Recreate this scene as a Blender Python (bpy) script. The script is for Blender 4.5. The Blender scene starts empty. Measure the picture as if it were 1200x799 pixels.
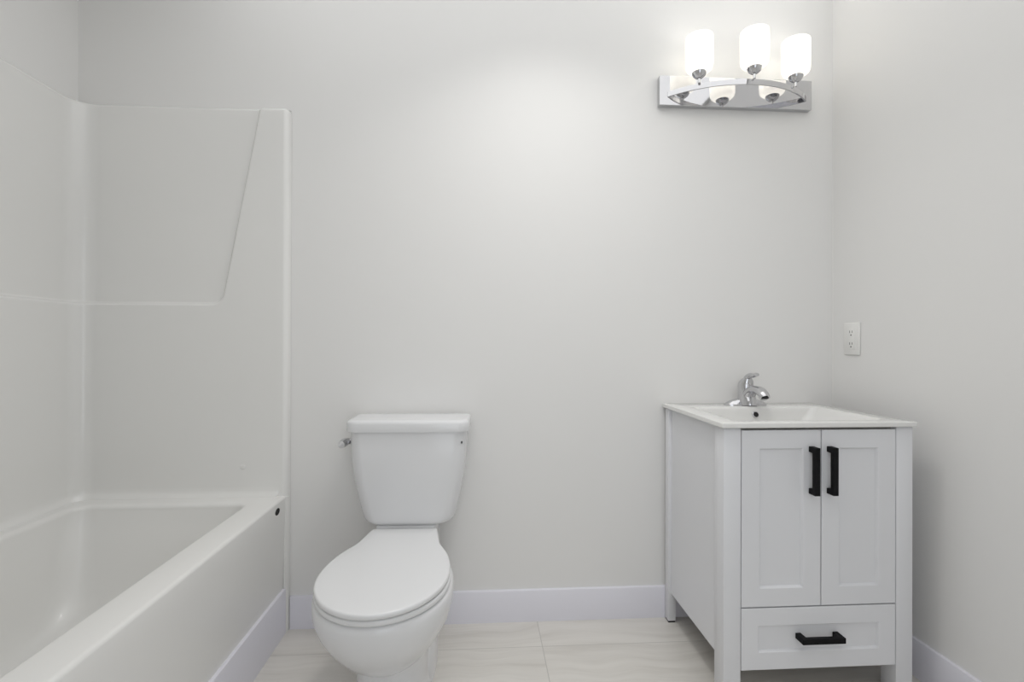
import bpy, bmesh, math, random
from mathutils import Vector, Matrix
PI = math.pi
C = bpy.context.scene.collection
sc = bpy.context.scene

# ------------------------------------------------------------------ camera
CAM_F, CAM_YAW, CAM_PITCH, CAM_ROLL = 595.04, 0.0638, 0.0018, 0.0030
cd = bpy.data.cameras.new('camera'); cam = bpy.data.objects.new('camera', cd); C.objects.link(cam)
cd.sensor_fit = 'HORIZONTAL'; cd.sensor_width = 36.0; cd.lens = CAM_F / 1200 * 36.0
cd.clip_start = 0.02; cd.clip_end = 50
_c, _s = math.cos(CAM_YAW), math.sin(CAM_YAW)
_fw = Vector((_s*math.cos(CAM_PITCH), _c*math.cos(CAM_PITCH), math.sin(CAM_PITCH)))
_rt = Vector((_c, -_s, 0)); _up = _rt.cross(_fw)
_r2 = math.cos(CAM_ROLL)*_rt + math.sin(CAM_ROLL)*_up
_u2 = -math.sin(CAM_ROLL)*_rt + math.cos(CAM_ROLL)*_up
M = Matrix.Identity(4)
for i in range(3):
    M[i][0] = _r2[i]; M[i][1] = _u2[i]; M[i][2] = -_fw[i]
M[0][3], M[1][3], M[2][3] = 0, -1.9753, 1.0853
cam.matrix_world = M
sc.camera = cam

# ------------------------------------------------------------------ world, lights, exposure
w = bpy.data.worlds.new('world'); sc.world = w; w.use_nodes = True
w.node_tree.nodes['Background'].inputs[0].default_value = (0.86, 0.93, 1.0, 1)
w.node_tree.nodes['Background'].inputs[1].default_value = 1.0
sc.view_settings.view_transform = 'Standard'; sc.view_settings.look = 'None'
sc.view_settings.gamma = 1.0; sc.view_settings.use_curve_mapping = False
sc.view_settings.exposure = 0.0
sc.cycles.max_bounces = 12; sc.cycles.diffuse_bounces = 8; sc.cycles.glossy_bounces = 6
sc.cycles.sample_clamp_indirect = 6.0

def area(name, loc, target, sx, sy, power, color, spread=PI):
    l = bpy.data.lights.new(name, 'AREA'); l.shape = 'RECTANGLE'; l.size = sx; l.size_y = sy
    l.energy = power; l.color = color; l.spread = spread
    o = bpy.data.objects.new(name, l); C.objects.link(o); o.location = loc
    o.rotation_euler = (Vector(target) - Vector(loc)).to_track_quat('-Z', 'Y').to_euler()
    return o
CEIL_P, BOUNCE_P, DOOR_P, BULB_P, SHADE_E = 3.5, 16.4, 1.7, 0.15, 0.56
l = area('ceiling_lamp_light', (0.26, -0.58, 2.58), (0.26, -0.58, 0), 0.26, 0.26, CEIL_P, (1.0, 0.985, 0.96), 2.0); l.data.shape = 'DISK'
area('ceiling_bounce_fill', (0.20, -1.25, 2.59), (0.20, -1.25, 0), 2.40, 2.45, BOUNCE_P, (0.985, 0.99, 1.0))  # added ceiling-wide fill that stands in for bounced light, not a fixture
area('doorway_fill', (0.25, -2.52, 1.05), (0.25, 0, 1.05), 0.85, 1.95, DOOR_P, (0.95, 0.975, 1.0), 2.0)  # added frontal fill in the unseen doorway behind the camera, assumed daylight

# ------------------------------------------------------------------ materials
def mat(name, col, rough=0.5, metal=0.0, coat=0.0, bump=0.0, bscale=200.0, emis=None, estr=0.0, vary=0.0, spec=0.5):
    m = bpy.data.materials.new(name); m.use_nodes = True
    nt = m.node_tree; b = nt.nodes['Principled BSDF']
    b.inputs['Base Color'].default_value = (*col, 1); b.inputs['Roughness'].default_value = rough
    b.inputs['Metallic'].default_value = metal; b.inputs['Coat Weight'].default_value = coat
    b.inputs['Specular IOR Level'].default_value = spec
    if emis: b.inputs['Emission Color'].default_value = (*emis, 1); b.inputs['Emission Strength'].default_value = estr
    tc = nt.nodes.new('ShaderNodeTexCoord'); nz = nt.nodes.new('ShaderNodeTexNoise')
    nt.links.new(tc.outputs['Object'], nz.inputs['Vector']); nz.inputs['Scale'].default_value = bscale
    nz.inputs['Detail'].default_value = 3
    if bump:
        bp = nt.nodes.new('ShaderNodeBump'); bp.inputs['Strength'].default_value = bump; bp.inputs['Distance'].default_value = 0.001
        nt.links.new(nz.outputs['Fac'], bp.inputs['Height']); nt.links.new(bp.outputs['Normal'], b.inputs['Normal'])
    if vary:
        mx = nt.nodes.new('ShaderNodeMix'); mx.data_type = 'RGBA'
        mx.inputs['A'].default_value = (*[c*(1-vary) for c in col], 1); mx.inputs['B'].default_value = (*[min(1, c*(1+vary)) for c in col], 1)
        nt.links.new(nz.outputs['Fac'], mx.inputs['Factor']); nt.links.new(mx.outputs['Result'], b.inputs['Base Color'])
    return m

M_WALL = mat('wall_paint', (0.772, 0.766, 0.754), 0.55, bump=0.12, bscale=350, spec=0.3)
M_CEIL = mat('ceiling_paint', (0.80, 0.80, 0.79), 0.8, bump=0.1, bscale=300, spec=0.2)
M_TRIM = mat('trim_paint', (0.745, 0.738, 0.795), 0.35, bump=0.05, bscale=120)
M_TUB = mat('gelcoat', (0.785, 0.780, 0.762), 0.18, bump=0.0, coat=0.15)
M_CHINA = mat('vitreous_china', (0.735, 0.738, 0.748), 0.18, coat=0.1)
M_SEAT = mat('seat_plastic', (0.735, 0.738, 0.745), 0.25)
M_CAB = mat('cabinet_lacquer', (0.735, 0.74, 0.762), 0.38, bump=0.08, bscale=160)
M_CABIN = mat('cabinet_inside', (0.35, 0.33, 0.30), 0.7, vary=0.1, bscale=30)
M_SINK = mat('sink_ceramic', (0.735, 0.732, 0.718), 0.12, coat=0.3)
M_CHROME = mat('chrome', (0.62, 0.62, 0.635), 0.05, metal=1.0)
M_MIRROR = mat('polished_plate', (0.58, 0.58, 0.595), 0.04, metal=1.0)
M_BLACK = mat('matte_black', (0.006, 0.006, 0.007), 0.6, bump=0.2, bscale=600, spec=0.15)
M_DARK = mat('dark_hole', (0.012, 0.012, 0.012), 0.8, vary=0.1)
M_PLAS = mat('outlet_plastic', (0.79, 0.785, 0.765), 0.3)
M_BULB = mat('bulb', (1, 1, 1), 0.3, emis=(1.0, 0.95, 0.86), estr=2.5)

def shade_mat():
    m = bpy.data.materials.new('opal_glass'); m.use_nodes = True; nt = m.node_tree
    out = nt.nodes['Material Output']; b = nt.nodes['Principled BSDF']
    b.inputs['Base Color'].default_value = (0.9, 0.89, 0.86, 1); b.inputs['Roughness'].default_value = 0.25
    b.inputs['Emission Color'].default_value = (1.0, 0.990, 0.972, 1); b.inputs['Emission Strength'].default_value = SHADE_E
    tr = nt.nodes.new('ShaderNodeBsdfTranslucent'); tr.inputs['Color'].default_value = (0.95, 0.94, 0.91, 1)
    mx = nt.nodes.new('ShaderNodeMixShader'); mx.inputs['Fac'].default_value = 0.45
    nt.links.new(b.outputs[0], mx.inputs[1]); nt.links.new(tr.outputs[0], mx.inputs[2]); nt.links.new(mx.outputs[0], out.inputs['Surface'])
    return m
M_SHADE = shade_mat()

def floor_mat():
    m = bpy.data.materials.new('porcelain_tile'); m.use_nodes = True; nt = m.node_tree; b = nt.nodes['Principled BSDF']
    L = nt.links.new; N = nt.nodes.new
    tc = N('ShaderNodeTexCoord')
    mp = N('ShaderNodeMapping'); mp.inputs['Location'].default_value = (-0.227, 0.173, 0)
    L(tc.outputs['Object'], mp.inputs['Vector'])
    br = N('ShaderNodeTexBrick'); br.offset = 0.0; br.squash = 1.0
    br.inputs['Scale'].default_value = 1.0; br.inputs['Brick Width'].default_value = 0.61; br.inputs['Row Height'].default_value = 0.305
    br.inputs['Mortar Size'].default_value = 0.0016; br.inputs['Mortar Smooth'].default_value = 0.2; br.inputs['Bias'].default_value = 0
    br.inputs['Color1'].default_value = (0.0, 0.0, 0.0, 1); br.inputs['Color2'].default_value = (1, 1, 1, 1); br.inputs['Mortar'].default_value = (0.5, 0.5, 0.5, 1)
    L(mp.outputs['Vector'], br.inputs['Vector'])
    # veins running along X, warped a little
    nw = N('ShaderNodeTexNoise'); nw.inputs['Scale'].default_value = 1.7; nw.inputs['Detail'].default_value = 2
    L(tc.outputs['Object'], nw.inputs['Vector'])
    add = N('ShaderNodeVectorMath'); add.operation = 'MULTIPLY_ADD'; add.inputs[1].default_value = (0, 0.30, 0.0)
    L(nw.outputs['Color'], add.inputs[0]); L(tc.outputs['Object'], add.inputs[2])
    off = N('ShaderNodeVectorMath'); off.operation = 'MULTIPLY_ADD'; off.inputs[1].default_value = (1.3, 3.7, 2.0)
    L(br.outputs['Color'], off.inputs[0]); L(add.outputs[0], off.inputs[2])
    ms = N('ShaderNodeMapping'); ms.inputs['Scale'].default_value = (1.1, 16.0, 1.0); L(off.outputs[0], ms.inputs['Vector'])
    n1 = N('ShaderNodeTexNoise'); n1.inputs['Scale'].default_value = 1.6; n1.inputs['Detail'].default_value = 6; n1.inputs['Roughness'].default_value = 0.6
    L(ms.outputs['Vector'], n1.inputs['Vector'])
    cr = N('ShaderNodeValToRGB'); e = cr.color_ramp.elements
    e[0].position = 0.30; e[0].color = (0.575, 0.550, 0.510, 1); e[1].position = 0.62; e[1].color = (0.690, 0.668, 0.630, 1)
    x = cr.color_ramp.elements.new(0.46); x.color = (0.650, 0.627, 0.588, 1)
    L(n1.outputs['Fac'], cr.inputs['Fac'])
    mx = N('ShaderNodeMix'); mx.data_type = 'RGBA'; mx.inputs['B'].default_value = (0.50, 0.485, 0.455, 1)
    L(br.outputs['Fac'], mx.inputs['Factor']); L(cr.outputs['Color'], mx.inputs['A']); L(mx.outputs['Result'], b.inputs['Base Color'])
    b.inputs['Roughness'].default_value = 0.38
    bp = N('ShaderNodeBump'); bp.invert = True; bp.inputs['Strength'].default_value = 0.4; bp.inputs['Distance'].default_value = 0.001
    L(br.outputs['Fac'], bp.inputs['Height']); L(bp.outputs['Normal'], b.inputs['Normal'])
    return m
M_FLOOR = floor_mat()

def tubfloor_mat():
    m = mat('gelcoat_basin', (0.785, 0.780, 0.762), 0.30, coat=0.15); nt = m.node_tree
    return m

# ------------------------------------------------------------------ mesh helpers
def build(name, bm, m, parent=None, smooth=True, angle=35):
    me = bpy.data.meshes.new(name); bmesh.ops.recalc_face_normals(bm, faces=bm.faces[:]); bm.to_mesh(me); bm.free()
    me.materials.append(m)
    if smooth:
        me.polygons.foreach_set('use_smooth', [True]*len(me.polygons))
        me.set_sharp_from_angle(angle=math.radians(angle))
    o = bpy.data.objects.new(name, me); C.objects.link(o)
    if parent: o.parent = parent
    return o

def thing(name, label, cat, loc=(0, 0, 0), rotz=0.0, group=None):
    o = bpy.data.objects.new(name, None); C.objects.link(o); o.location = loc; o.rotation_euler = (0, 0, rotz)
    o.empty_display_size = 0.1; o['label'] = label; o['category'] = cat
    if group: o['group'] = group
    return o

def struct(name, bm, m, **k):
    o = build(name, bm, m, **k); o['kind'] = 'structure'; return o

def add_box(bm, x0, x1, y0, y1, z0, z1, bevel=0.0, seg=2):
    vs = [bm.verts.new((x, y, z)) for x in (x0, x1) for y in (y0, y1) for z in (z0, z1)]
    f = [(0, 1, 3, 2), (4, 6, 7, 5), (0, 4, 5, 1), (2, 3, 7, 6), (0, 2, 6, 4), (1, 5, 7, 3)]
    fs = [bm.faces.new([vs[i] for i in q]) for q in f]
    if bevel:
        es = list({e for g in fs for e in g.edges})
        bmesh.ops.bevel(bm, geom=es, offset=bevel, segments=seg, profile=0.5, affect='EDGES', clamp_overlap=True)
    return bm

def box(x0, x1, y0, y1, z0, z1, bevel=0.0, seg=2):
    return add_box(bmesh.new(), x0, x1, y0, y1, z0, z1, bevel, seg)

def loft(bm, rings, cap0=True, cap1=True):
    vr = [[bm.verts.new(p) for p in r] for r in rings]
    n = len(vr[0])
    for a, b in zip(vr, vr[1:]):
        for i in range(n):
            j = (i+1) % n
            bm.faces.new((a[i], a[j], b[j], b[i]))
    if cap0: bm.faces.new(vr[0])
    if cap1: bm.faces.new(list(reversed(vr[-1])))
    return bm

def rrect(cx, cy, hx, hy, r, z, n=8):
    pts = []
    for k, (sx, sy) in enumerate(((1, 1), (-1, 1), (-1, -1), (1, -1))):
        for i in range(n+1):
            a = PI/2*(k + i/n)
            pts.append((cx + sx*(hx-r) + r*math.cos(a), cy + sy*(hy-r) + r*math.sin(a), z))
    return pts

def rrect4(x0, x1, y0, y1, r, z, n=8):
    return rrect((x0+x1)/2, (y0+y1)/2, (x1-x0)/2, (y1-y0)/2, r, z, n)

def lathe(bm, prof, cx=0, cy=0, n=40, cap0=False, cap1=False):
    rings = [[(cx + r*math.cos(2*PI*i/n), cy + r*math.sin(2*PI*i/n), z) for i in range(n)] for r, z in prof]
    return loft(bm, rings, cap0, cap1)

def tube(bm, path, radii, n=20, flat=1.0, up=(0, 0, 1), flats=None):
    """sweep an ellipse (half-width r, half-height r*flat) along a path"""
    P = [Vector(p) for p in path]; rings = []
    for i, p in enumerate(P):
        t = (P[min(i+1, len(P)-1)] - P[max(i-1, 0)]).normalized()
        s = t.cross(Vector(up)).normalized(); u = s.cross(t).normalized()
        fl = flats[i] if flats else flat
        r = radii[i] if isinstance(radii, (list, tuple)) else radii
        rings.append([tuple(p + s*r*math.cos(2*PI*k/n) + u*r*fl*math.sin(2*PI*k/n)) for k in range(n)])
    return loft(bm, rings)

def smooth_path(pts, k=8):
    """Catmull-Rom through points of any dimension"""
    out = []
    P = [pts[0]] + list(pts) + [pts[-1]]
    for i in range(1, len(P)-2):
        for j in range(k):
            t = j/k
            out.append(tuple(0.5*((2*b) + (-a+c)*t + (2*a-5*b+4*c-d)*t*t + (-a+3*b-3*c+d)*t**3) for a, b, c, d in zip(P[i-1], P[i], P[i+1], P[i+2])))
    out.append(tuple(pts[-1])); return out

def sstep(x, a, b):
    t = max(0.0, min(1.0, (x-a)/(b-a))); return t*t*(3-2*t)

# ------------------------------------------------------------------ room shell
XL, XR, YF, ZC = -1.485, 1.429, -2.60, 2.60
struct('floor', box(XL-0.1, XR+0.1, YF-0.1, 0.1, -0.1, 0.0), M_FLOOR)
struct('ceiling', box(XL-0.1, XR+0.1, YF-0.1, 0.1, ZC, ZC+0.1), M_CEIL)
struct('wall_back', box(XL-0.1, XR+0.1, 0.0, 0.1, 0, ZC), M_WALL)
struct('wall_left', box(XL-0.1, XL, YF-0.1, 0.0, 0, ZC), M_WALL)
struct('wall_right', box(XR, XR+0.1, YF-0.1, 0.0, 0, ZC), M_WALL)
bm = bmesh.new()
DX0, DX1, DZ = -0.20, 0.70, 2.05
add_box(bm, XL-0.1, DX0, YF-0.1, YF, 0, ZC); add_box(bm, DX1, XR+0.1, YF-0.1, YF, 0, ZC); add_box(bm, DX0, DX1, YF-0.1, YF, DZ, ZC)
struct('wall_front', bm, M_WALL)
struct('wall_partition', box(XL, -0.70, -1.66, -1.545, 0, ZC), M_WALL)      # closes the foot of the tub alcove
BH = 0.1226; BT = 0.012
def base_profile(p0, p1, inward, h=BH, t=BT):
    """skirting board from p0 to p1 (floor points on the wall), eased top edge"""
    a, b, n = Vector((*p0, 0)), Vector((*p1, 0)), Vector((*inward, 0))
    prof = [(0, 0), (t, 0), (t, h-0.005), (t-0.0015, h-0.0015), (t-0.005, h), (0, h)]
    bm = bmesh.new()
    loft(bm, [[tuple(q + n*d + Vector((0, 0, z))) for d, z in prof] for q in (a, b)])
    return bm
struct('baseboard_back', base_profile((-0.7105, 0), (XR, 0), (0, -1)), M_TRIM)
struct('baseboard_right', base_profile((XR, -0.0125), (XR, YF), (-1, 0)), M_TRIM)
struct('trim_1', base_profile((-0.7285, -0.034), (-0.7285, -1.54), (1, 0), h=0.165), M_TRIM)

# ------------------------------------------------------------------ tub and shower unit
tubt = thing('tub_shower_unit', 'white one-piece tub and shower surround along the left wall', 'bathtub', (-1.10, -0.76, 0))
def P(o): return o        # builders below work in room coordinates, then are moved under their Empty
def adopt(o, root):
    o.parent = root; o.matrix_parent_inverse = root.matrix_basis.inverted() if False else Matrix.Translation(-Vector(root.location))
    return o

ZR = 0.510
AX0, AX1, AY0, AY1 = -1.483, -0.7285, -1.535, -0.002
bm = bmesh.new()
R = []
R.append(rrect4(AX0, AX1, AY0, AY1, 0.004, 0.0))
R.append(rrect4(AX0, AX1, AY0, AY1, 0.004, 0.160))
R.append(rrect4(AX0, AX1+0.008, AY0, AY1, 0.004, 0.455))
for a in (0, 18, 36, 54, 72, 90):                                    # rolled rim edge
    s, c = math.sin(math.radians(a)), math.cos(math.radians(a)); rr = 0.011
    R.append(rrect4(AX0, AX1+0.008-rr*(1-c), AY0, AY1, 0.004, ZR-rr+rr*s))
IX0, IX1, IY0, IY1 = -1.395, -0.824, -1.44, -0.112
for a in (0, 22, 45, 67, 90):                                        # roll over into the basin
    s, c = math.sin(math.radians(a)), math.cos(math.radians(a)); rr = 0.016
    g = rr*(1-s)
    R.append(rrect4(IX0-g, IX1+g, IY0-g, IY1+g, 0.050+g, ZR-rr*(1-c)))
# walls slope in to the floor
prof = [(0.000, 0.018), (0.010, 0.08), (0.022, 0.18), (0.034, 0.26), (0.046, 0.315), (0.066, 0.345), (0.10, 0.362), (0.15, 0.369)]
for k, (ins, dep) in enumerate(prof):
    ext = ins*2.4                                                     # the head end slopes more
    R.append(rrect4(IX0+ins*0.9, IX1-ins, IY0+ins*1.2, IY1-ext, 0.050+min(ins, 0.07)*1.3, ZR-0.004-dep))
loft(bm, R, cap0=True, cap1=True)
M_BASIN = tubfloor_mat()
tub = adopt(build('tub', bm, M_BASIN, angle=50), tubt)

# slip-resistant dimples moulded in the tub floor
bm = bmesh.new()
random.seed(3)
for ix in range(9):
    for iy in range(22):
        x = -1.262 + ix*0.038; y = -1.26 + iy*0.038 + (0.019 if ix % 2 else 0)
        lathe(bm, [(0.010, ZR-0.374), (0.0095, ZR-0.3715), (0.007, ZR-0.3698), (0.003, ZR-0.3692)], x, y, n=12, cap1=True)
o = adopt(build('slip_resistant_dimples', bm, M_TUB), tubt); o['kind'] = 'stuff'

# surround: one moulded skin running left wall -> cove corner -> back wall -> rounded return
ZT = 1.957; ZL = 1.222; REC = 0.015
YB, XLf, RC = -0.033, -1.455, 0.055
path = []                                                            # x, y, inward normal, zone, along
y = -1.535
NL = 230
for i in range(NL):
    path.append((XLf, y + (YB-RC-y)*i/NL, 1.0, 0.0))
for i in range(15):
    a = PI - (PI/2)*i/14
    path.append((XLf+RC+RC*math.cos(a), YB-RC+RC*math.sin(a), -math.cos(a), -math.sin(a)))
XE = -0.733; RE = 0.018
NB = 190
for i in range(1, NB+1):
    path.append((XLf+RC+(XE-XLf-RC)*i/NB, YB, 0.0, -1.0))
for i in range(1, 9):
    a = (PI/2)*i/8
    path.append((XE+RE*math.sin(a), YB+RE-RE*math.cos(a), math.sin(a), -math.cos(a)))
path.append((XE+RE+0.002, -0.006, 1.0, 0.0)); path.append((XE+RE+0.002, -0.001, 1.0, 0.0))
NP = len(path)
zs = [ZR-0.006, ZR-0.003, ZR, ZR+0.003, ZR+0.006, ZR+0.010, ZR+0.015, ZR+0.022, ZR+0.035]
while zs[-1] < ZL-0.085: zs.append(zs[-1]+0.03)
z = ZL-0.05
while z < ZL+0.08: zs.append(z); z += 0.003
while z < ZT-0.015: zs.append(z); z += 0.008
zs += [ZT-0.012, ZT-0.008, ZT-0.005, ZT-0.003, ZT-0.001, ZT]
def diag(u, z):
    """signed distance (m) inside the recess from its slanted side; u is measured along the wall"""
    x0, z0, x1, z1 = -0.818, 1.952, -0.950, 1.240
    dx, dz = x1-x0, z1-z0; L = math.hypot(dx, dz)
    return ((u-x0)*dz - (z-z0)*dx)/L
def mask(x, y, k, z):
    a = z-ZL
    if k < NL:
        b = diag(-(y+1.535) + -0.735 , z) if False else (y + 1.535) - 0.10 - (ZT-z)*0.18
    else:
        b = diag(x, z)
    kk = 0.045                                                        # rounded inner corner
    h = max(kk-abs(a-b), 0.0)/kk
    return min(a, b) - h*h*kk*0.25
bm = bmesh.new(); grid = []
for z in zs:
    row = []
    for k, (x, y, nx, ny) in enumerate(path):
        d = -REC*sstep(mask(x, y, k, z), -0.006, 0.008) if k <= NL+14+NB-3 else 0.0
        if z < ZR+0.036:                                              # fillet down onto the rim
            d += 0.016*(1-sstep(z, ZR-0.006, ZR+0.034))**2 if k < NL+14+NB-4 else 0
        if z > ZT-0.013:                                              # eased top lip
            t = (z-(ZT-0.013))/0.013; d -= 0.013*(1-math.sqrt(max(0, 1-t*t)))
        row.append(bm.verts.new((x+nx*d, y+ny*d, z)))
    grid.append(row)
for r in (None,):                                                     # top edge runs back to the wall
    row = []
    for k, (x, y, nx, ny) in enumerate(path):
        if k < NL: q = (XL+0.001, y)
        elif k < NL+15: q = (XL+0.001 + (k-NL)/14*0.06, -0.001 - (1-(k-NL)/14)*0.0) if k > NL+2 else (XL+0.001, -0.03)
        else: q = (min(x, XE+RE+0.002), -0.001)
        row.append(bm.verts.new((q[0], q[1], ZT)))
    grid.append(row)
for a, b in zip(grid, grid[1:]):
    for i in range(NP-1):
        bm.faces.new((a[i], a[i+1], b[i+1], b[i]))
surround = adopt(build('shower_surround', bm, M_TUB, angle=60), tubt)
# the flange strip that carries on down beside the apron
bm = bmesh.new()
ring = [(AX1+0.0005, -0.001), (AX1+0.0005, -0.030), (AX1+0.004, -0.033), (AX1+0.009, -0.0325), (AX1+0.0135, -0.028), (AX1+0.0155, -0.020), (AX1+0.0155, -0.001)]
loft(bm, [[(x, y, z) for x, y in ring] for z in (0.0, ZR-0.005)])
adopt(build('end_flange', bm, M_TUB), tubt)
# small round cap on the surround and the black weep hole under the rim
bm = bmesh.new(); n = 24
loft(bm, [[(-0.874+r*math.cos(2*PI*i/n), yy, 0.619+r*math.sin(2*PI*i/n)) for i in range(n)] for r, yy in ((0.0095, YB+0.001), (0.0095, YB-0.0012), (0.0075, YB-0.0022), (0.003, YB-0.0024))])
o = adopt(build('screw_cap', bm, M_TUB), tubt)
bm = bmesh.new()
loft(bm, [[(xx, -0.106+1.25*r*math.cos(2*PI*i/n), 0.4745+0.75*r*math.sin(2*PI*i/n)) for i in range(n)] for r, xx in ((0.016, AX1+0.005), (0.016, AX1+0.0086), (0.012, AX1+0.0082))])
o = adopt(build('weep_hole', bm, M_DARK), tubt); o['label'] = 'small black oval hole under the tub rim'

# ------------------------------------------------------------------ toilet
toi = thing('toilet', 'white two-piece toilet with closed lid against back wall', 'toilet', (-0.246, 0, 0), -0.025)
def sup(cx, yc, hw, af, ab, ef, eb, z, n=72):
    """egg outline: front half-length af (towards -Y), back half-length ab"""
    pts = []
    for i in range(n):
        t = 2*PI*i/n; c, s = math.cos(t), math.sin(t)
        e = eb if s > 0 else ef; L = ab if s > 0 else af
        pts.append((cx + hw*math.copysign(abs(c)**(2/e), c), yc + L*math.copysign(abs(s)**(2/e), s), z))
    return pts
BX = -0.006
# bowl and pedestal
bm = bmesh.new()
rings = []
#            z     yc     hw     front  back
for z, yc, hw, yf, yb, eb in [(0.162, -0.43, 0.030, -0.500, -0.20, 2.5), (0.165, -0.44, 0.060, -0.540, -0.16, 2.5), (0.173, -0.45, 0.086, -0.575, -0.12, 2.6), (0.190, -0.46, 0.104, -0.600, -0.10, 2.8), (0.215, -0.47, 0.125, -0.634, -0.08, 3.0),
                       (0.245, -0.48, 0.145, -0.664, -0.06, 3.0), (0.275, -0.49, 0.162, -0.690, -0.045, 3.0), (0.310, -0.50, 0.179, -0.714, -0.04, 3.0),
                       (0.350, -0.505, 0.190, -0.731, -0.035, 3.0), (0.375, -0.505, 0.191, -0.736, -0.03, 3.0), (0.388, -0.505, 0.190, -0.735, -0.03, 3.0),
                       (0.395, -0.505, 0.186, -0.731, -0.032, 3.0), (0.398, -0.505, 0.178, -0.723, -0.036, 3.0)]:
    tail = min(0.106, hw*0.78); af = yc-yf; ab = 0.285*hw/0.19; yb = max(yb, yc+ab*0.6)
    ys = [yf+af*(1-math.cos(PI/2*i/26)) for i in range(1, 27)] + [yc+(yb-yc)*i/34 for i in range(1, 35)]
    R = []
    for y in ys:
        d = (y-yc)/(af if y < yc else ab)
        el = hw*max(0.0, 1-abs(d)**2.1)**(1/2.1) if abs(d) < 1 else 0.0
        tp = tail*min(1, max(0, (y-yc)/0.02)) if y > yc else 0.0
        k = 0.020; h = max(k-abs(el-tp), 0)/k
        R.append((max(el, tp)+h*h*k*0.25, y))
    rings.append([(BX, yf, z)] + [(BX+x, y, z) for x, y in R] + [(BX-x, y, z) for x, y in reversed(R)])
loft(bm, rings)
ped = []
for z, yc, hw, yf, yb in [(0.0, -0.36, 0.112, -0.555, -0.10), (0.010, -0.36, 0.112, -0.555, -0.10), (0.018, -0.36, 0.107, -0.550, -0.105), (0.07, -0.36, 0.102, -0.543, -0.11), (0.14, -0.36, 0.102, -0.545, -0.11), (0.215, -0.36, 0.104, -0.55, -0.11)]:
    ped.append(sup(BX, yc, hw, yc-yf, yb-yc, 2.6, 4.0, z))
loft(bm, ped)
trap = []                                                             # bulge of the trapway behind the column
for z, hw, yf, yb in [(0.0, 0.118, -0.42, -0.085), (0.06, 0.117, -0.42, -0.085), (0.10, 0.114, -0.41, -0.09), (0.13, 0.108, -0.39, -0.10), (0.15, 0.098, -0.36, -0.12), (0.16, 0.07, -0.32, -0.15)]:
    trap.append(sup(BX, (yf+yb)/2, hw, ((yb-yf)/2), ((yb-yf)/2), 2.8, 3.2, z))
loft(bm, trap)
add_box(bm, BX-0.106, BX+0.106, -0.172, -0.022, 0.385, 0.4415, 0.010, 3)   # deck the tank sits on
bowl = build('bowl', bm, M_CHINA, toi, angle=40)
# seat and lid
def plate(z0, z1, hw, yf, yb, rnd, m, name, dome=0.0):
    """oval plate that joins a narrower straight-sided tail under the tank"""
    bm = bmesh.new(); rings = []; H = z1-z0; yc = -0.52; ab = 0.29
    def outline(ins, z):
        af = yc-yf-ins; ys = [yf+ins+af*(1-math.cos(PI/2*i/26)) for i in range(1, 27)]      # dense at the tip
        e = yb-ins; ys += [yc+(e-yc)*i/34 for i in range(1, 35)]
        R = []
        for y in ys:
            d = (y-yc)/(af if y < yc else ab-ins)
            el = (hw-ins)*math.sqrt(max(0.0, 1-d*d)) if abs(d) < 1 else 0.0
            tp = 0.1125 + (-0.19-y)/0.09*0.015 - ins if y > -0.38 else 0.0
            k = 0.012; h = max(k-abs(el-tp), 0)/k
            R.append((max(el, tp) + h*h*k*0.25, y))
        return [(BX, yf+ins, z)] + [(BX+x, y, z) for x, y in R] + [(BX-x, y, z) for x, y in reversed(R)]
    for ins, dz in [(rnd, 0), (rnd*0.3, H*0.12), (0, H*0.35), (0, H*0.6), (rnd*0.12, H*0.8), (rnd*0.5, H*0.95), (rnd*1.3, H)]:
        rings.append(outline(ins, z0+dz))
    for sc_, dz in ((0.80, dome*0.6), (0.5, dome)):
        rings.append([(BX+(x-BX)*sc_, -0.46+(y+0.46)*sc_, z1+dz) for x, y, z in rings[6]])
    loft(bm, rings)
    return build(name, bm, m, toi, angle=50)
plate(0.4005, 0.4165, 0.185, -0.742, -0.205, 0.004, M_SEAT, 'seat')
plate(0.4190, 0.4350, 0.1825, -0.748, -0.186, 0.005, M_SEAT, 'seat_lid', dome=0.003)
for sx in (-1, 1):
    bm = bmesh.new(); add_box(bm, BX+sx*0.072-0.020, BX+sx*0.072+0.020, -0.204, -0.176, 0.398, 0.4185, 0.004, 2)
    build('hinge', bm, M_SEAT, toi)
# tank
def tank_ring(z, hw, yf, yb, rf):
    """flat front with broad chamfered-round front corners"""
    pts = []; n = 9
    xs = []
    def arc(cx, cy, r, a0, a1):
        return [(cx+r*math.cos(a0+(a1-a0)*i/n), cy+r*math.sin(a0+(a1-a0)*i/n)) for i in range(n+1)]
    rb = 0.014
    pts += arc(hw-rb, yb-rb, rb, 0, PI/2) + arc(-hw+rb, yb-rb, rb, PI/2, PI)
    pts += arc(-hw+rf, yf+rf, rf, PI, 1.5*PI) + arc(hw-rf, yf+rf, rf, 1.5*PI, 2*PI)
    # slight bow of the front face
    out = []
    for x, y in pts:
        t = max(0, (yb-y)/(yb-yf)); out.append((x, y - 0.010*t*(1-(x/hw)**2), z))
    return out
bm = bmesh.new()
tp = [(0.4415, 0.105, 0.012), (0.4425, 0.133, 0.004), (0.446, 0.146, 0.001), (0.452, 0.1555, 0.0), (0.462, 0.162, 0.0), (0.480, 0.1675, 0.0), (0.505, 0.1735, 0), (0.535, 0.1805, 0), (0.575, 0.1885, 0), (0.62, 0.1955, 0), (0.67, 0.2000, 0), (0.72, 0.2030, 0), (0.770, 0.2045, 0)]
loft(bm, [tank_ring(z, hw, -0.172-0.018*sstep(z, 0.45, 0.70)+ins, -0.014-ins, 0.046) for z, hw, ins in tp])
tank = build('tank', bm, M_CHINA, toi, angle=45)
bm = bmesh.new()
H0, H1 = 0.7705, 0.812
lidr = []
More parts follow.
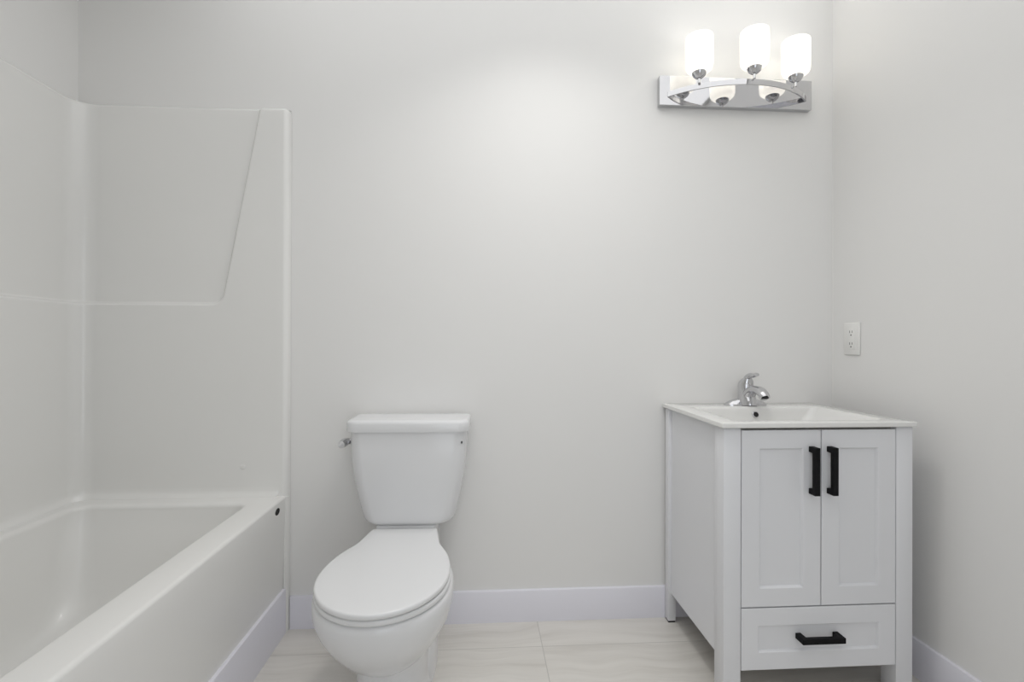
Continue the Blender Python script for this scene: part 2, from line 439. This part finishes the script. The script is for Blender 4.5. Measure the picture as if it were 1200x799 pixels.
for ins, z in [(0.006, H0), (0.001, H0+0.001), (0.0, H0+0.004), (0.0, H1-0.013), (0.0015, H1-0.007), (0.005, H1-0.003), (0.011, H1-0.0008), (0.022, H1), (0.06, H1+0.0012)]:
    lidr.append(tank_ring(z, 0.2145-ins, -0.200+ins, -0.008-ins, 0.040))
loft(bm, lidr)
build('tank_lid', bm, M_CHINA, toi, angle=45)
# flush lever on the left flank
bm = bmesh.new()
def xring(x, cy, cz, ry, rz, n=20):
    return [(x, cy+ry*math.cos(2*PI*i/n), cz+rz*math.sin(2*PI*i/n)) for i in range(n)]
loft(bm, [xring(-0.2015, -0.115, 0.724, 0.015, 0.015), xring(-0.208, -0.115, 0.724, 0.015, 0.015), xring(-0.211, -0.115, 0.724, 0.012, 0.012), xring(-0.222, -0.115, 0.724, 0.008, 0.008)])
pth = smooth_path([(-0.222, -0.105, 0.724), (-0.229, -0.122, 0.724), (-0.2325, -0.142, 0.7235), (-0.2335, -0.162, 0.722)], 5)
tube(bm, pth, [0.0085+0.004*math.sin(PI*i/(len(pth)-1)) + 0.003*i/(len(pth)-1) for i in range(len(pth))], n=16, flat=1.15)
o = build('flush_lever', bm, M_CHROME, toi); o['label'] = 'chrome flush lever'
# little dark mark on the tank front, upper right: thin oval ring with a dot
bm = bmesh.new()
yl = -0.1895
def yring(cx, cz, rx, rz, y, n=24): return [(cx+rx*math.cos(2*PI*i/n), y, cz+rz*math.sin(2*PI*i/n)) for i in range(n)]
MX, MZ = 0.189, 0.732
def tank_front(x, z):
    yf = -0.172-0.018*sstep(z, 0.45, 0.70); hw = 0.203; rf = 0.046
    ax = abs(x)
    yy = yf if ax < hw-rf else yf+rf-math.sqrt(max(0, rf*rf-(ax-hw+rf)**2))
    t = (-0.014-yy)/(-0.014-yf)
    return yy - 0.010*t*(1-(x/hw)**2)
vo, vi = [], []
for rx, rz, lst in ((0.0026, 0.0046, vo),):
    for i in range(20):
        x = MX+rx*math.cos(2*PI*i/20); z = MZ+rz*math.sin(2*PI*i/20)
        vo.append((x, tank_front(x, z)-0.0012, z)); vi.append((x, tank_front(x, z)+0.0005, z))
loft(bm, [vi, vo])
o = build('tank_mark', bm, M_DARK, toi); o['label'] = 'tiny dark mark on the tank front'

# ------------------------------------------------------------------ vanity
van = thing('vanity_cabinet', 'white shaker vanity cabinet on legs with black pulls', 'cabinet', (1.03, -0.25, 0))
VX0, VX1, VY0, VY1, VT = 0.7325, 1.3305, -0.495, -0.0135, 0.8285
def vp(name, bm, m=M_CAB, parent=None, **k):
    o = build(name, bm, m, **k)
    if parent is None: adopt(o, van)
    else:
        o.parent = parent; 
    return o
PW = 0.053
vp('leg', box(VX0, VX0+PW, VY0, VY0+0.060, 0.0, VT, 0.0015))
vp('leg', box(VX1-PW, VX1, VY0, VY0+0.060, 0.0, VT, 0.0015))
o = vp('leg', box(VX0, VX0+0.030, VY1-0.036, VY1, 0.006, VT, 0.0015)); g = build('glide', box(VX0+0.002, VX0+0.028, VY1-0.034, VY1-0.002, 0.0, 0.008), M_BLACK); g.parent = o; g['label'] = 'black foot glide'
o = vp('leg', box(VX1-0.030, VX1, VY1-0.036, VY1, 0.006, VT, 0.0015)); g = build('glide', box(VX1-0.028, VX1-0.002, VY1-0.034, VY1-0.002, 0.0, 0.008), M_BLACK); g.parent = o; g['label'] = 'black foot glide'
vp('side_panel', box(VX0+0.012, VX0+0.028, VY0+0.0595, VY1-0.0355, 0.113, VT))
vp('side_panel', box(VX1-0.028, VX1-0.012, VY0+0.0595, VY1-0.0355, 0.113, VT))
bm = bmesh.new()
add_box(bm, VX0+0.029, VX1-0.029, VY0+0.030, VY1-0.037, 0.113, 0.128)          # bottom board
add_box(bm, VX0+PW+0.0005, VX1-PW-0.0005, VY0+0.022, VY0+0.034, 0.129, VT-0.001)       # dark carcass behind the door gaps
vp('carcass', bm, M_CABIN, smooth=False)
def shaker(x0, x1, z0, z1, fw, yf, th=0.020, rec=0.008):
    """frame with a recessed centre panel, one mesh"""
    bm = bmesh.new()
    def rc(x0, x1, z0, z1, y): return [(x0, y, z0), (x1, y, z0), (x1, y, z1), (x0, y, z1)]
    b = 0.0012
    rings = [rc(x0, x1, z0, z1, yf+th), rc(x0, x1, z0, z1, yf+b), rc(x0+b, x1-b, z0+b, z1-b, yf),
             rc(x0+fw-0.002, x1-fw+0.002, z0+fw-0.002, z1-fw+0.002, yf), rc(x0+fw, x1-fw, z0+fw, z1-fw, yf+0.0015), rc(x0+fw+0.004, x1-fw-0.004, z0+fw+0.004, z1-fw-0.004, yf+rec)]
    loft(bm, rings)
    return bm
GX = 1.0375
d1 = vp('door', shaker(VX0+PW+0.0025, GX-0.0015, 0.2885, 0.8215, 0.057, VY0), smooth=False)
d2 = vp('door', shaker(GX+0.0015, VX1-PW-0.0025, 0.2885, 0.8215, 0.057, VY0), smooth=False)
dr = vp('drawer', shaker(VX0+PW+0.0025, VX1-PW-0.0025, 0.099, 0.2845, 0.054, VY0), smooth=False)
def pull(vertical, cx, cz, L, wdt, yb, p):
    bm = bmesh.new(); h = L/2; f = 0.0165
    if vertical:
        pr = [(-h, 0), (-h, -p), (h, -p), (h, 0), (h-f, 0), (h-f, -p+0.0125), (-h+f, -p+0.0125), (-h+f, 0)]
        loft(bm, [[(cx+s*wdt/2, yb+v, cz+u) for u, v in pr] for s in (-1, 1)])
    else:
        pr = [(-h, 0), (-h, -p), (h, -p), (h, 0), (h-f, 0), (h-f, -p+0.0125), (-h+f, -p+0.0125), (-h+f, 0)]
        loft(bm, [[(cx+u, yb+v, cz+s*wdt/2) for u, v in pr] for s in (-1, 1)])
    bmesh.ops.bevel(bm, geom=bm.edges[:], offset=0.0008, segments=1, affect='EDGES')
    return bm
for d, bmm in ((d1, pull(True, 1.0055, 0.700, 0.143, 0.0165, VY0+0.0003, 0.031)), (d2, pull(True, 1.0625, 0.700, 0.143, 0.0165, VY0+0.0003, 0.031)), (dr, pull(False, 1.0285, 0.195, 0.134, 0.0165, VY0+0.0083, 0.038))):
    o = build('handle', bmm, M_BLACK, smooth=False); o.parent = d; o['label'] = 'matte black bar handle'

# sink top
snk = thing('vanity_sink_top', 'white ceramic sink top with shallow basin on the vanity', 'sink', (1.03, -0.25, 0.829))
SX0, SX1, SY0, SY1, SZ0, SZ1 = 0.7236, 1.3400, -0.5041, -0.003, 0.829, 0.8445
bm = bmesh.new()
R = [rrect4(SX0+0.002, SX1-0.002, SY0+0.002, SY1-0.002, 0.004, SZ0, 10), rrect4(SX0, SX1, SY0, SY1, 0.005, SZ0+0.002, 10),
     rrect4(SX0, SX1, SY0, SY1, 0.005, SZ1-0.004, 10), rrect4(SX0+0.001, SX1-0.001, SY0+0.001, SY1-0.001, 0.005, SZ1-0.0012, 10), rrect4(SX0+0.004, SX1-0.004, SY0+0.004, SY1-0.004, 0.005, SZ1, 10)]
BX0, BX1, BY0, BY1 = 0.795, 1.268, -0.452, -0.128
for ins, dz in [(-0.010, 0.0), (-0.004, 0.0006), (0.0, 0.003), (0.004, 0.008)]:
    R.append(rrect4(BX0+ins, BX1-ins, BY0+ins, BY1-ins, 0.022, SZ1-dz, 10))
for f, dz in [(0.25, 0.022), (0.5, 0.042), (0.75, 0.062), (0.92, 0.078), (1.05, 0.088), (1.3, 0.096), (1.9, 0.101), (2.6, 0.104)]:
    R.append(rrect4(BX0+0.060*f, BX1-0.060*f, BY0+0.032*f, BY1-0.022*f, 0.022+0.02*f, SZ1-dz, 10))
loft(bm, R, cap0=False)
adopt(build('basin', bm, M_SINK, angle=45), snk)
bm = bmesh.new()
def tilt(r, off, n=28):
    return [(1.031+r*math.cos(2*PI*i/n), -0.1395 - off*0.94 + r*math.sin(2*PI*i/n)*0.36, 0.8165 + off*0.30 + r*math.sin(2*PI*i/n)*0.93) for i in range(n)]
loft(bm, [tilt(0.0125, -0.004), tilt(0.0125, 0.0012), tilt(0.011, 0.002), tilt(0.0092, 0.0016)])
o = adopt(build('overflow_ring', bm, M_CHROME), snk); o['label'] = 'chrome ring around overflow hole'
bm = bmesh.new(); loft(bm, [tilt(0.0095, 0.0), tilt(0.0095, 0.0019)])
h = build('overflow_hole', bm, M_DARK); h.parent = o; h['label'] = 'black overflow hole'
bm = bmesh.new(); lathe(bm, [(0.022, SZ1-0.1045), (0.022, SZ1-0.1015), (0.017, SZ1-0.1005), (0.014, SZ1-0.103), (0.0, SZ1-0.103)][:4], 1.031, -0.29, 28, cap1=True)
o = adopt(build('drain', bm, M_CHROME), snk); o['label'] = 'chrome drain'

# ------------------------------------------------------------------ faucet
FX, FY, FZ = 1.0300, -0.066, SZ1
fau = thing('faucet', 'chrome single-lever faucet on the vanity sink top', 'faucet', (FX, FY, FZ))
def ell(cx, cy, rx, ry, z, n=40, e=2.0):
    return [(cx+rx*math.copysign(abs(math.cos(2*PI*i/n))**(2/e), math.cos(2*PI*i/n)), cy+ry*math.copysign(abs(math.sin(2*PI*i/n))**(2/e), math.sin(2*PI*i/n)), z) for i in range(n)]
bm = bmesh.new()
loft(bm, [ell(0, 0, 0.084, 0.028, 0.0, e=2.3), ell(0, 0, 0.084, 0.028, 0.004, e=2.3), ell(0, 0, 0.078, 0.0255, 0.008, e=2.2), ell(0, 0, 0.068, 0.024, 0.014, e=2.1), ell(0, 0, 0.052, 0.022, 0.020), ell(0, 0, 0.030, 0.018, 0.025)])
build('base_plate', bm, M_CHROME, fau)
bm = bmesh.new()
loft(bm, [ell(0, -0.014, 0.034, 0.044, 0.004), ell(0, -0.013, 0.032, 0.041, 0.020), ell(0, -0.008, 0.0295, 0.035, 0.040), ell(0, -0.003, 0.0285, 0.0295, 0.058), ell(0, -0.002, 0.0285, 0.0275, 0.072),
          ell(0, -0.004, 0.0275, 0.0265, 0.084), ell(0, -0.008, 0.0245, 0.0240, 0.094), ell(0, -0.012, 0.0185, 0.0185, 0.102), ell(0, -0.014, 0.010, 0.010, 0.106)])
build('body', bm, M_CHROME, fau)
bm = bmesh.new()
sp = smooth_path([(0, -0.012, 0.022, 0.024, 1.0), (0, -0.030, 0.046, 0.0245, 0.85), (0, -0.060, 0.063, 0.0235, 0.68), (0, -0.096, 0.065, 0.022, 0.66), (0, -0.124, 0.053, 0.0205, 0.78), (0, -0.136, 0.040, 0.0180, 0.95)], 6)
tube(bm, [p[:3] for p in sp], [p[3] for p in sp], n=28, flats=[p[4] for p in sp], up=(0, 0, 1))
spo = build('spout', bm, M_CHROME, fau, angle=50)
bm = bmesh.new()
dv = Vector((0, -0.40, -0.92)).normalized(); c0 = Vector((0, -0.136, 0.040))
u = Vector((1, 0, 0)); v = dv.cross(u)
loft(bm, [[tuple(c0+dv*d+u*r*math.cos(2*PI*i/20)+v*r*math.sin(2*PI*i/20)) for i in range(20)] for r, d in ((0.0125, -0.006), (0.0125, 0.0012), (0.0105, 0.0015))])
o = build('aerator', bm, M_DARK); o.parent = spo; o['label'] = 'dark aerator'
bm = bmesh.new()
lv = smooth_path([(0, -0.010, 0.095, 0.015, 1.0), (0, -0.022, 0.109, 0.0135, 0.9), (0, -0.042, 0.1165, 0.0120, 0.8), (0, -0.062, 0.117, 0.0125, 0.65), (0, -0.080, 0.122, 0.0105, 0.65)], 6)
tube(bm, [p[:3] for p in lv], [p[3] for p in lv], n=20, flats=[p[4] for p in lv])
build('lever', bm, M_CHROME, fau)
bm = bmesh.new(); n = 16
loft(bm, [[(r*math.cos(2*PI*i/n), yy, 0.083+r*math.sin(2*PI*i/n)) for i in range(n)] for r, yy in ((0.0035, -0.026), (0.0035, -0.0292), (0.002, -0.0294))])
o = build('indicator_button', bm, M_DARK, fau); o['label'] = 'small dark button'

# ------------------------------------------------------------------ vanity light
LX = 1.0125
lit = thing('vanity_light', 'three-light chrome vanity fixture with white glass shades on back wall', 'wall lamp', (LX, 0, 2.075))
bm = box(-0.3105, 0.3105, -0.026, -0.0005, -0.058, 0.058, 0.0015, 2)
build('back_plate', bm, M_MIRROR, lit, smooth=False)
AZ0, AZ1 = -0.026, -0.006; AD = 0.116; half = 0.281; AX = 0.004
Rr = (half**2 + AD**2)/(2*AD); yc = -0.0255 - AD + Rr                   # circle through the two ends and the crown
a_end = math.asin(half/Rr)
def arc_pt(a, off=0.0): return (AX + math.sin(a)*(Rr+off), yc - math.cos(a)*(Rr+off))
bm = bmesh.new(); N = 48; rings = []
for i in range(N+1):
    a = -a_end + 2*a_end*i/N
    o0, o1 = arc_pt(a, -0.003), arc_pt(a, 0.003)
    rings.append([(o0[0], min(o0[1], -0.0255), AZ0), (o1[0], min(o1[1], -0.0255), AZ0), (o1[0], min(o1[1], -0.0255), AZ1), (o0[0], min(o0[1], -0.0255), AZ1)])
loft(bm, rings)
build('arc_bar', bm, M_CHROME, lit, angle=50)
SR = 0.0500
for sx in (-1, 0, 1):
    x = sx*0.187; a = math.asin(x/Rr); px, py = arc_pt(a, 0.006)
    py -= 0.004
    bm = bmesh.new()
    lathe(bm, [(0.005, -0.008), (0.005, 0.018)], px, py, 16, True, True)
    lathe(bm, [(0.006, 0.009), (0.013, 0.011), (0.0215, 0.018), (0.0260, 0.026), (0.0270, 0.031), (0.0245, 0.032)], px, py, 32, True, True)
    so = build('socket_cup', bm, M_CHROME, lit)
    bm = bmesh.new()
    pr = [(0.012, 0.0325), (0.029, 0.0335), (0.039, 0.0365), (0.0455, 0.042), (0.0490, 0.050), (SR, 0.062), (SR, 0.100), (SR, 0.150), (SR, 0.163), (SR-0.001, 0.165), (SR-0.003, 0.1645), (SR-0.004, 0.161),
          (SR-0.004, 0.100), (SR-0.004, 0.062), (0.0450, 0.052), (0.041, 0.045), (0.035, 0.041), (0.012, 0.038)]
    lathe(bm, pr, px, py, 48)
    sh = build('glass_shade', bm, M_SHADE, lit, angle=60)
    bm = bmesh.new(); lathe(bm, [(0.011, 0.032), (0.013, 0.047), (0.013, 0.060), (0.022, 0.080), (0.026, 0.094), (0.024, 0.106), (0.015, 0.114), (0.004, 0.117)], px, py, 24, True, True)
    bu = build('bulb', bm, M_BULB); bu.parent = sh
    pl = bpy.data.lights.new('bulb_light', 'POINT'); pl.energy = BULB_P; pl.shadow_soft_size = 0.012; pl.color = (1.0, 0.992, 0.982)
    po = bpy.data.objects.new('bulb_light', pl); C.objects.link(po); po.parent = lit; po.location = (px, py, 0.130)

# ------------------------------------------------------------------ wall outlet
outl = thing('wall_outlet', 'white duplex wall outlet on right wall above the vanity', 'outlet', (XR, -0.115, 1.1015))
def xbox(y0, y1, z0, z1, x0, x1, b): return box(x0, x1, y0, y1, z0, z1, b, 2)
cov = build('cover_plate', xbox(-0.041, 0.041, -0.0615, 0.0615, -0.0065, -0.0005, 0.0022), M_PLAS, outl)
rcp = build('receptacle', xbox(-0.0192, 0.0192, -0.0410, 0.0410, -0.0080, -0.0060, 0.0008), M_PLAS, outl)
for zc in (0.0225, -0.0225):
    for yy, hh in ((-0.0062, 0.0040), (0.0062, 0.0048)):
        s = build('slot', xbox(yy-0.0011, yy+0.0011, zc+0.004-hh, zc+0.004+hh, -0.00815, -0.0076, 0), M_DARK, smooth=False); s.parent = rcp; s['label'] = 'dark plug slot'
    bm = bmesh.new(); n = 14
    loft(bm, [[(xx, 0.0028*math.cos(2*PI*i/n), zc-0.0085+0.0028*math.sin(2*PI*i/n)) for i in range(n)] for xx in (-0.0076, -0.00815)])
    s = build('slot', bm, M_DARK); s.parent = rcp; s['label'] = 'dark round ground slot'
